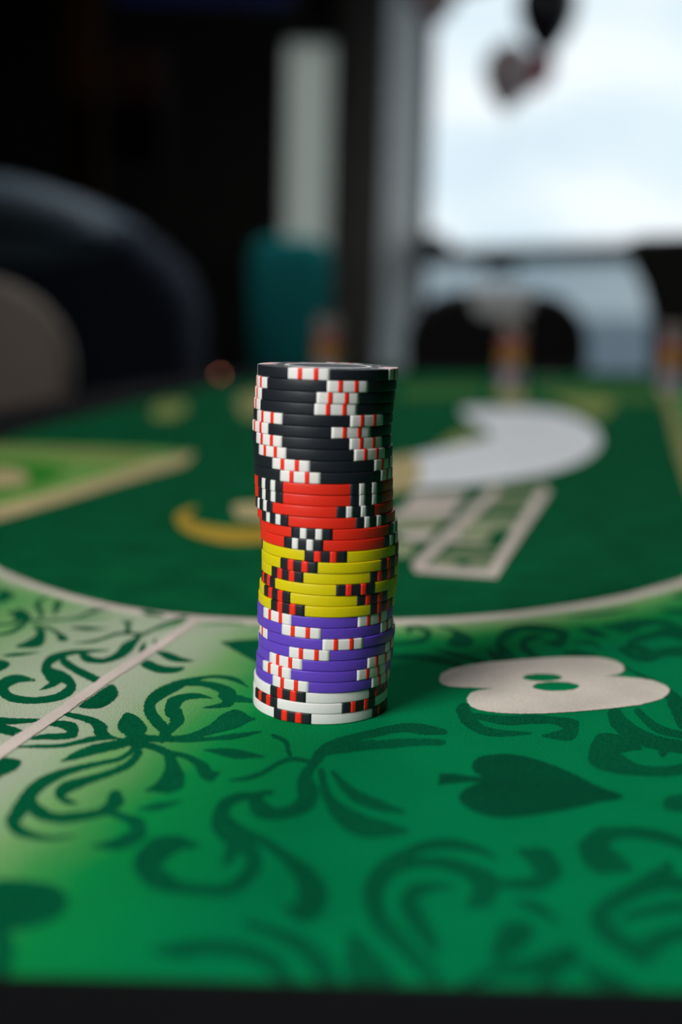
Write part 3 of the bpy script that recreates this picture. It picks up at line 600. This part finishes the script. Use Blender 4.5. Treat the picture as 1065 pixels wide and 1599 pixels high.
zc = [0.00002]
def nextz(step=0.0000006): zc[0] += step; return zc[0]
def jit(v, a): return (v.x + rnd.uniform(-a, a), v.y + rnd.uniform(-a, a))
def stroke(name, mat, La, Lb, fuzz=0.00024):
    La = [Vector((x * K, y * K)) for x, y in La]; Lb = [Vector((x * K, y * K)) for x, y in Lb]
    ln = sum((La[i + 1] - La[i]).length for i in range(len(La) - 1))
    n = max(4, min(26, int(ln / (len(La) - 1) / 0.0006)))
    A, B = catmull(La, n), catmull(Lb, n); z = nextz()
    verts = []; faces = []
    for a, b in zip(A, B): verts += [(*jit(a, fuzz), z), (*jit(b, fuzz), z)]
    for i in range(len(A) - 1): faces.append((2 * i, 2 * i + 1, 2 * i + 3, 2 * i + 2))
    for i0, i1 in ((0, 1), (len(A) - 1, len(A) - 2)):
        c = (A[i0] + B[i0]) / 2; t = (c - (A[i1] + B[i1]) / 2); h = (A[i0] - B[i0]) / 2
        if t.length < 1e-7 or h.length < 0.0003 or mat == 'cream': continue
        t = t.normalized() * h.length * 0.9; base = len(verts); m = 9
        verts.append((c.x, c.y, z))
        for k in range(m + 1):
            w = math.pi * k / m; p = c + h * math.cos(w) + t * math.sin(w); verts.append((*jit(p, fuzz * 0.6), z))
        for k in range(m): faces.append((base, base + 1 + k, base + 2 + k))
    return link(name, flat(name, verts, faces), M[mat], top)
def flat(name, verts, faces):
    z = verts[0][2]; tri = []
    for f in faces:
        for k in range(1, len(f) - 1): tri.append([f[0], f[k], f[k + 1]])
    for t_ in tri:                                   # all counter-clockwise
        a, b, c = (Vector(verts[i][:2]) for i in t_)
        if (b - a).cross(c - a) < 0: t_.reverse()
    r = delaunay_2d_cdt([Vector(v[:2]) for v in verts], [], tri, 1, 1e-8)
    return mesh_from(name, [(v.x, v.y, z) for v in r[0]], [tuple(f) for f, o in zip(r[2], r[5]) if o])
def resample(pts, step):
    o = []
    for i in range(len(pts)):
        a, b = pts[i], pts[(i + 1) % len(pts)]; n = max(1, int((b - a).length / step))
        o += [a.lerp(b, k / n) for k in range(n)]
    return o
def blob(name, mat, pts, smooth=True, fuzz=0.00024, holes=(), corners=()):
    v = [Vector((x * K, y * K)) for x, y in pts]
    if smooth: v = catmull(v, 8, True)
    span = max((a - v[0]).length for a in v)
    v = resample(v, max(0.0005, span / 160)); z = nextz()
    loops = [[Vector((*jit(a, fuzz), z)) for a in v]]
    for h in holes:
        hv = resample(catmull([Vector((x * K, y * K)) for x, y in h], 3, True), 0.0005)
        loops.append([Vector((*jit(a, fuzz), z)) for a in hv])
    tri = tessellate_polygon(loops); allv = [tuple(p) for l in loops for p in l]
    return link(name, flat(name, allv, tri), M[mat], top)
def cusped(pts, cusps):
    """smooth closed outline that keeps sharp corners at the listed points"""
    n = len(pts); ks = sorted(cusps); o = []
    for a, b in zip(ks, ks[1:] + [ks[0] + n]):
        seg = [Vector(pts[i % n]) for i in range(a, b + 1)]; o += catmull(seg, 8)[:-1]
    return [(p.x, p.y) for p in o]

# the dark playing field behind the arc, reaching to the far end of the cloth
fieldp = [(x, y) for x, y in ARC_IN]
fieldp += [(1700, 5600), (1960, 6300), (3170, 11190), (5480, 20540), (5700, 21500), (3020, 21600), (1150, 21150), (50, 20450), (-800, 19150), (-1430, 17660), (-1960, 15870), (-2360, 13390), (-2630, 11450), (-2760, 9770), (-2880, 7500), (-1860, 6300), (-1760, 5650)]
blob('printed_field', 'field', fieldp, False, 0.0001)
zc[0] += 0.000012
stroke('printed_arc', 'cream', [(-1890, 6320), (-1780, 5650)] + ARC_IN + [(1720, 5560), (1980, 6250)], [(-1960, 6330), (-1850, 5600)] + ARC_OUT + [(1790, 5500), (2060, 6230)])
blob('printed_panel', 'panel', PANEL, False)
zc[0] += 0.000012
NAMES = {'scroll': 'printed_scroll', 'leaf': 'printed_leaf', 'spade': 'printed_spade', 'cream': 'printed_line', 'cream2': 'printed_letter', 'white': 'printed_crescent',
         'tan': 'printed_border', 'tan2': 'printed_border', 'olive': 'printed_band', 'olive2': 'printed_band', 'gold': 'printed_swoosh', 'panelgreen': 'printed_band'}
for m_, a, b in [s for s in STROKES if s[0] != 'cream']: stroke(NAMES[m_], m_, a, b)
for m_, s_, p in [b for b in BLOBS if b[0] in ('scroll', 'spade')]: blob(NAMES[m_], m_, p, bool(s_))
# the same ornament goes on, mirrored, over the cloth to either side
def mirrored(p0, p1, side):
    d = (Vector(p1) - Vector(p0)).normalized(); n = Vector((-d.y, d.x)) * side          # n points to the outer side
    f = lambda q: (lambda v: tuple(v - n * 2 * (v - Vector(p0)).dot(n)))(Vector(q))
    def ok(pts):
        return all((Vector(q) - Vector(p0)).dot(n) > -25 for q in pts) and all(-2800 < x < 7300 and 1990 < y and math.hypot(x + 72, y - 6150) > 1950 for x, y in pts)
    for m_, a, b in [s for s in STROKES if s[0] in ('scroll', 'leaf')]:
        A, B = [f(q) for q in a], [f(q) for q in b]
        if ok(A + B): stroke(NAMES[m_], m_, A, B, 0.00018)
    for m_, s_, p in [b for b in BLOBS if b[0] in ('scroll', 'spade')]:
        Q = [f(q) for q in p]
        if ok(Q): blob(NAMES[m_], m_, Q, bool(s_), 0.00018)
mirrored((-600, 1920), (-1560, 5200), 1)
mirrored((640, 1920), (1600, 5200), -1)
zc[0] += 0.000012
for m_, s_, p in [b for b in BLOBS if b[0] not in ('scroll', 'spade')]: blob(NAMES[m_], m_, p, bool(s_))
for m_, a, b in [s for s in STROKES if s[0] == 'cream']: stroke(NAMES[m_], m_, a, b)
c_ = next(s for s in STROKES if s[0] == 'cream')                      # the long line runs on to the near edge of the cloth
k_ = (min(c_[1][0][1], c_[2][0][1]) - 1960) / 1390
stroke('printed_line', 'cream', [(q[0] - 340 * f_, q[1] - 1390 * f_) for f_ in (k_, k_ / 2, 0) for q in (c_[1][0],)], [(q[0] - 340 * f_, q[1] - 1390 * f_) for f_ in (k_, k_ / 2, 0) for q in (c_[2][0],)])
tag(blob('printed_eight', 'eight', cusped(EIGHT, (11, 26)), False, 0.0002, EIGHT_HOLES), 'fat rounded cream digit eight printed on the felt')

# ------------------------------------------------------------------ poker chips
RAD, TH = 0.0200, 0.00313
def chip_profile(r, h, b=0.00030, inner=0.0):
    """(radius, z) half section from the top face round the rim to the lower face"""
    p = [(inner, h / 2)]
    for i in range(5):
        a = math.pi / 2 * i / 4; p.append((r - b + b * math.sin(a), h / 2 - b + b * math.cos(a)))
    for i in range(5):
        a = math.pi / 2 * i / 4; p.append((r - b + b * math.cos(a), -h / 2 + b - b * math.sin(a)))
    p.append((inner, -h / 2)); return p
def lathe_arc(name, prof, a0, a1, n):
    """part of a turned body; angles in degrees from the side that faces -Y towards +X"""
    full = abs(a1 - a0) >= 359.9; m = n if full else n + 1; verts = []; faces = []; k = len(prof)
    for i in range(m):
        t = R(a0 + (a1 - a0) * i / n)
        verts += [(r * math.sin(t), -r * math.cos(t), z) for r, z in prof]
    for i in range(n):
        j = (i + 1) % m
        for q in range(k - 1): faces.append((i * k + q, j * k + q, j * k + q + 1, i * k + q + 1))
    if not full: faces.append(tuple(range(k))); faces.append(tuple((m - 1) * k + q for q in range(k))[::-1])
    me = mesh_from(name, verts, faces); bm = bmesh.new(); bm.from_mesh(me)
    bmesh.ops.remove_doubles(bm, verts=bm.verts, dist=1e-7)
    out = bm_mesh(name, bm)
    for p in out.polygons: p.use_smooth = True
    return out
HB = TH - 0.00010
body_me = lathe_arc('chip_body', chip_profile(RAD, HB), 0, 360, 96)
SPOT = 17.2
spot_me = lathe_arc('chip_spot', chip_profile(RAD + 0.00004, HB + 0.00006, 0.00030, RAD - 0.0042), -SPOT, SPOT, 12)
def stripe(half, c): return lathe_arc('chip_stripe', chip_profile(RAD + 0.00006, HB + 0.00008, 0.00030, RAD - 0.0042), c - half, c + half, 3)
narrow = [stripe(1.9, -6.6), stripe(1.9, 6.4)]
wide = [stripe(2.75, -6.4), stripe(2.75, 6.4)]
ring_me = lathe_arc('chip_ring', [(0.0112, HB / 2 + 0.00002), (0.0113, HB / 2 + 0.00006), (0.0124, HB / 2 + 0.00006), (0.0125, HB / 2 + 0.00002)], 0, 360, 64)
mark_me = mesh_from('chip_mark', [(-0.0009, -0.0158, HB / 2 + 0.00004), (0.0009, -0.0158, HB / 2 + 0.00004), (0.0009, -0.0148, HB / 2 + 0.00004), (-0.0009, -0.0148, HB / 2 + 0.00004)], [(0, 1, 2, 3)])
SCHEME = {'black': ('c_black', 'c_white', 's_red', narrow), 'red': ('c_red', 'c_black', 'c_white', wide), 'yellow': ('c_yellow', 'c_black', 's_red', wide),
          'purple': ('c_purple', 'c_white', 's_red', narrow), 'white': ('c_white', 'c_black', 's_red', wide)}
def part(name, me, mat, parent, rz=0.0):
    key = (me.name, mat.name)
    if key not in shared:
        c = me.copy(); c.materials.clear(); c.materials.append(mat); shared[key] = c
    o = bpy.data.objects.new(name, shared[key]); COL.objects.link(o); o.parent = parent; o.rotation_euler = (0, 0, rz); return o
shared = {}
ORD = ['first', 'second', 'third', 'fourth', 'fifth', 'sixth', 'seventh', 'eighth', 'ninth', 'tenth']
SPOTS = {'black': 'white edge spots', 'red': 'black edge spots', 'yellow': 'black edge spots', 'purple': 'white edge spots', 'white': 'black edge spots'}
count = {}; N = len(STACK)
for i, (kind, sx, phi) in enumerate(STACK):
    k = count.get(kind, 0); count[kind] = k + 1
    b_, s_, st_, stripes = SCHEME[kind]
    e = empty('poker_chip', (sx * 1e-3, 0.344 + rnd.uniform(-0.00025, 0.00025), TZ + 0.00008 + (N - 1 - i) * TH + TH / 2), R(phi))
    total = sum(1 for q in STACK if q[0] == kind)
    if i == 0: lb = 'topmost black poker chip of the sharp stack, its white ringed face showing'
    elif i == N - 1: lb = 'lowest white poker chip of the sharp stack, lying on the felt'
    else: lb = '%s %s poker chip from the top of the sharp front stack, with %s' % (ORD[k], kind, SPOTS[kind])
    tag(e, lb, 'poker chip', 'poker chips in the sharp front stack')
    part('chip_body', body_me, M[b_], e)
    for q in range(4):
        sp = part('edge_spot', spot_me, M[s_], e, R(90 * q))
        for me in stripes: part('stripe', me, M[st_], sp)
    part('face_ring', ring_me, M['c_white'], e)
    if i == 0:
        for q in range(14): part('face_mark', mark_me, M['c_white'], e, R(90 + 360 / 14 * q + (6 if q % 2 else 0)))

# the three stacks far down the table: the same chips, each one a mesh
def far_chip(kind):
    b_, s_, st_, stripes = SCHEME[kind]
    segs = []; P = chip_profile(RAD, TH - 0.00006); verts = []; faces = []; mi = []
    angs = []
    for q in range(4):
        c = 90 * q; angs += [(c - SPOT, 1), (c - 9, 2), (c - 5, 1), (c + 5, 2), (c + 9, 1), (c + SPOT, 0), (c + 31, 0), (c + 45, 0), (c + 59, 0)]
    n = len(angs); k = len(P)
    for a, _ in angs: verts += [(r * math.sin(R(a)), -r * math.cos(R(a)), z) for r, z in P]
    for i in range(n):
        j = (i + 1) % n
        for q in range(k - 1): faces.append((i * k + q, j * k + q, j * k + q + 1, i * k + q + 1)); mi.append(angs[i][1])
    me = mesh_from('far_chip', verts, faces)
    for nm in (b_, s_, st_): me.materials.append(M[nm])
    for p, a in zip(me.polygons, mi): p.material_index = a; p.use_smooth = True
    bm = bmesh.new(); bm.from_mesh(me); bmesh.ops.remove_doubles(bm, verts=bm.verts, dist=1e-7); bmesh.ops.recalc_face_normals(bm, faces=bm.faces); bm.to_mesh(me); bm.free()
    return me
far = {k: far_chip(k) for k in SCHEME}
for fx, fy, where in ((-0.026, 1.86, 'directly behind the sharp stack'), (0.262, 1.90, 'before the domed black chair'), (0.520, 1.92, 'at the right edge')):
    for i, (kind, sx, phi) in enumerate(STACK):
        o = bpy.data.objects.new('poker_chip', far[kind]); COL.objects.link(o)
        o.location = (fx + rnd.uniform(-0.0006, 0.0006), fy + rnd.uniform(-0.0006, 0.0006), TZ + 0.00012 + (N - 1 - i) * TH + TH / 2); o.rotation_euler = (0, 0, rnd.uniform(0, 6.28))
        tag(o, '%s %s chip from top of the blurred far stack %s' % (ORD[sum(1 for q in STACK[:i] if q[0] == kind)], kind, where), 'poker chip', 'chips of the blurred far stack %s' % where)

# ------------------------------------------------------------------ furniture round the table
def dome(w0, z0, w1, z1, wt, zt, cx, n=7):
    """half outline: straight side then a rounded shoulder to a flat-topped dome, mirrored"""
    half = [(w0 / 2, z0), (w1 / 2, z1)]
    for i in range(1, n + 1):
        a = math.pi / 2 * i / n; half.append((wt / 2 + (w1 - wt) / 2 * math.cos(a), z1 + (zt - z1) * math.sin(a)))
    return [(cx + x, z) for x, z in half] + [(cx - x, z) for x, z in half[::-1]]
def four_legs(parent, x0, x1, y0, y1, ztop, mat, r=0.016, splay=0.03):
    cx, cy = (x0 + x1) / 2, (y0 + y1) / 2
    for x in (x0, x1):
        for y in (y0, y1):
            tube('leg', [(x, y, ztop), (x + math.copysign(splay, x - cx), y + math.copysign(splay, y - cy), 0)], [r * 1.3, r * 0.8], mat, parent)
# domed black chair at the far end
t = tag(empty('dining_chair', (0.325, 2.55, 0)), 'black chair with a low domed back behind the far end of the table', 'chair', 'black chairs at the far end')
slab('backrest', dome(0.36, 0.40, 0.392, 0.80, 0.17, 0.916, 0.0), 0.0, 0.07, M['blackv'], t, 0.025, 4, 0.5)
slab('seat', [(-0.22, 0.40), (0.22, 0.40), (0.23, 0.44), (0.21, 0.48), (-0.21, 0.48), (-0.23, 0.44)], 0.06, 0.50, M['blackv'], t, 0.02)
four_legs(t, -0.18, 0.18, 0.10, 0.46, 0.405, M['steel'])
slab('headrest_cover', [(-0.045, 0.862), (0.045, 0.862), (0.058, 0.88), (0.064, 0.924), (0.05, 0.929), (-0.05, 0.929), (-0.064, 0.924), (-0.058, 0.88)], -0.012, 0.082, M['linen'], t, 0.008, 3)['label'] = 'pale grey cover over the top of the back'
# tall black chair at the right edge
t = tag(empty('dining_chair', (0.86, 2.42, 0)), 'tall black chair with a flared back at the right edge of the picture', 'chair', 'black chairs at the far end')
slab('backrest', [(-0.225, 0.40), (-0.235, 0.75), (-0.243, 0.87), (-0.262, 0.93), (-0.295, 0.985), (-0.31, 1.015), (-0.28, 1.03), (0.0, 1.045), (0.28, 1.03), (0.31, 1.015), (0.295, 0.985), (0.262, 0.93), (0.243, 0.87), (0.235, 0.75), (0.225, 0.40)], 0.0, 0.07, M['blackv'], t, 0.02, 4)
slab('seat', [(-0.22, 0.40), (0.22, 0.40), (0.23, 0.44), (0.21, 0.48), (-0.21, 0.48), (-0.23, 0.44)], 0.06, 0.50, M['blackv'], t, 0.02)
four_legs(t, -0.18, 0.18, 0.10, 0.46, 0.405, M['steel'])
# teal chair further back
t = tag(empty('armchair', (-0.165, 3.4, 0), R(-8)), 'teal velvet chair standing behind the sharp chip stack', 'chair')
slab('backrest', [(-0.11, 0.38), (-0.118, 0.85), (-0.116, 1.00), (-0.095, 1.05), (-0.05, 1.062), (0.05, 1.062), (0.095, 1.05), (0.116, 1.00), (0.118, 0.85), (0.11, 0.38)], 0.0, 0.08, M['teal'], t, 0.03, 4)
slab('seat', [(-0.13, 0.38), (0.13, 0.38), (0.14, 0.42), (0.12, 0.47), (-0.12, 0.47), (-0.14, 0.42)], 0.07, 0.50, M['teal'], t, 0.02)
four_legs(t, -0.10, 0.10, 0.10, 0.46, 0.385, M['steel'])
# navy booth sofa on the left
t = tag(empty('booth_sofa', (-1.05, 2.45, 0)), 'navy leather booth sofa with a high rounded back on the left', 'sofa')
slab('backrest', [(-0.95, 0.10), (-0.95, 1.11), (-0.6, 1.135), (0.2, 1.125), (0.40, 1.10), (0.52, 1.066), (0.62, 1.015), (0.69, 0.95), (0.725, 0.87), (0.73, 0.7), (0.73, 0.10)], 0.0, 0.42, M['navy'], t, 0.05, 4)
bandt = [(-0.95, 1.12), (-0.6, 1.14), (0.2, 1.135), (0.40, 1.11), (0.50, 1.082), (0.58, 1.04), (0.62, 0.99)]
slab('top_light_band', bandt + [(0.56, 0.95), (0.45, 0.925), (0.2, 0.90), (-0.6, 0.88), (-0.95, 0.88)], -0.02, 0.44, M['navy_lit'], t, 0.07, 6)  # paler band along the back, painted top light with its own shape
slab('seat', [(-0.93, 0.12), (0.70, 0.12), (0.71, 0.40), (0.68, 0.45), (-0.91, 0.45), (-0.94, 0.40)], 0.42, 0.98, M['navy'], t, 0.03)
boxes('plinth', [((-0.9, 0.05, 0), (0.68, 0.93, 0.105))], M['dark_wood'], t, 0.005)
# taupe chair beside the rail on the left
t = tag(empty('dining_chair', (-0.565, 1.50, 0), R(4)), 'taupe fabric chair with a rounded back beside the left rail', 'chair')
slab('backrest', dome(0.40, 0.42, 0.44, 0.79, 0.20, 0.902, 0.0), 0.0, 0.06, M['brown'], t, 0.02, 4)
slab('seat', [(-0.22, 0.41), (0.20, 0.41), (0.21, 0.45), (0.19, 0.49), (-0.21, 0.49), (-0.23, 0.45)], 0.05, 0.46, M['brown'], t, 0.02)
four_legs(t, -0.17, 0.17, 0.09, 0.42, 0.415, M['dark_wood'])

# ------------------------------------------------------------------ things on and near the walls
t = tag(empty('television', (-0.60, 5.05, 2.055)), 'wide television with a dim blue screen hanging at the top', 'television')
boxes('housing', [((-0.36, 0.0, -0.02), (0.36, 0.06, 0.40))], M['tv'], t, 0.008)
boxes('screen', [((-0.345, -0.004, 0.0), (0.345, 0.0005, 0.385))], M['screen'], t)
tube('mount', [(0, 0.05, 0.2), (0, 0.12, 0.35), (0, 0.12, H - 2.055)], 0.02, M['steel'], t)
t = tag(empty('picture', (-1.12, 6.60, 1.62)), 'dark maroon picture hanging from the ceiling in the left gloom', 'picture')
boxes('panel', [((-0.14, 0, 0), (0.12, 0.02, 0.55))], M['maroon'], t)
boxes('frame', [((-0.155, -0.005, -0.015), (-0.14, 0.025, 0.565)), ((0.12, -0.005, -0.015), (0.135, 0.025, 0.565)), ((-0.14, -0.005, -0.015), (0.12, 0.025, 0)), ((-0.14, -0.005, 0.55), (0.12, 0.025, 0.565))], M['dark_wood'], t)
for q in (-0.1, 0.08): tube('wire', [(q, 0.01, 0.56), (q, 0.01, H - 1.62)], 0.002, M['steel'], t, 6)
def balloon(loc, w, h, mat, label, tail=0.35, tilt=0.0):
    t = tag(empty('balloon', loc), label, 'balloon', 'party balloons by the window')
    t.rotation_euler = (0, tilt, 0)
    prof = []
    n = 16
    for i in range(n + 1):
        a = math.pi * i / n; z = math.cos(a); r = math.sin(a)
        if z < 0: r = r * (1 - 0.30 * (-z) ** 1.5); z = z * 1.28
        prof.append((max(r, 0.0) * w / 2, (z + 1.28) / 2.28 * h))
    bm = bmesh.new(); me = lathe_arc('envelope', prof, 0, 360, 28); bm.free()
    link('envelope', me, mat, t, True)
    link('knot', lathe_arc('knot', [(0.0, 0.006), (0.006, 0.0), (0.013, -0.02), (0.0, -0.018)], 0, 360, 12), mat, t, True)
    tube('ribbon', [(0, 0, -0.015), (0.01, 0.0, -0.12), (-0.008, 0.0, -0.22), (0.0, 0, -0.22 - tail)], 0.0012, M['string'], t, 6)
    return t
balloon((0.945, 6.2, 2.115), 0.30, 0.42, M['bal_dark'], 'black balloon floating highest before the window', 0.06)
balloon((0.775, 6.25, 1.86), 0.25, 0.33, M['bal_pink'], 'greyish pink balloon with its pointed end down before the window', 0.02)
balloon((0.905, 6.42, 1.98), 0.17, 0.22, M['bal_red'], 'crimson balloon half hidden behind the pink one', 0.02, R(20))
balloon((0.385, 6.2, 2.24), 0.30, 0.38, M['bal_pink'], 'greyish pink balloon at the upper left corner of the window', 0.05)
# flat fill lamp out of view on the ceiling, added for the far cloth
t = tag(empty('added_ceiling_lamp', (0.1, 3.0, H - 0.07)), 'flat white ceiling lamp added to brighten the far half of the table', 'lamp')
boxes('frame', [((-0.62, -0.32, 0.0), (-0.60, 0.32, 0.07)), ((0.60, -0.32, 0.0), (0.62, 0.32, 0.07)), ((-0.60, -0.32, 0.0), (0.60, -0.30, 0.07)), ((-0.60, 0.30, 0.0), (0.60, 0.32, 0.07)), ((-0.60, -0.30, 0.05), (0.60, 0.30, 0.07))], M['frame'], t)
boxes('diffuser', [((-0.60, -0.30, 0.01), (0.60, 0.30, 0.02))], M['lamp'], t)
# small glowing tip on the left rail, made for an amber highlight
t = tag(empty('rail_glint', (-0.180, 1.74, TZ + 0.0082)), 'tiny copper fitting on the rail, its amber highlight made to glow', 'lamp')
link('housing', lathe_arc('housing', [(0, -0.002), (0.006, -0.002), (0.006, 0.004), (0.004, 0.006), (0, 0.006)], 0, 360, 16), M['copper'], t, True)
link('lens', lathe_arc('lens', [(0, 0.0045), (0.0016, 0.006), (0.0012, 0.008), (0, 0.0088)], 0, 360, 12), M['glint'], t, True)
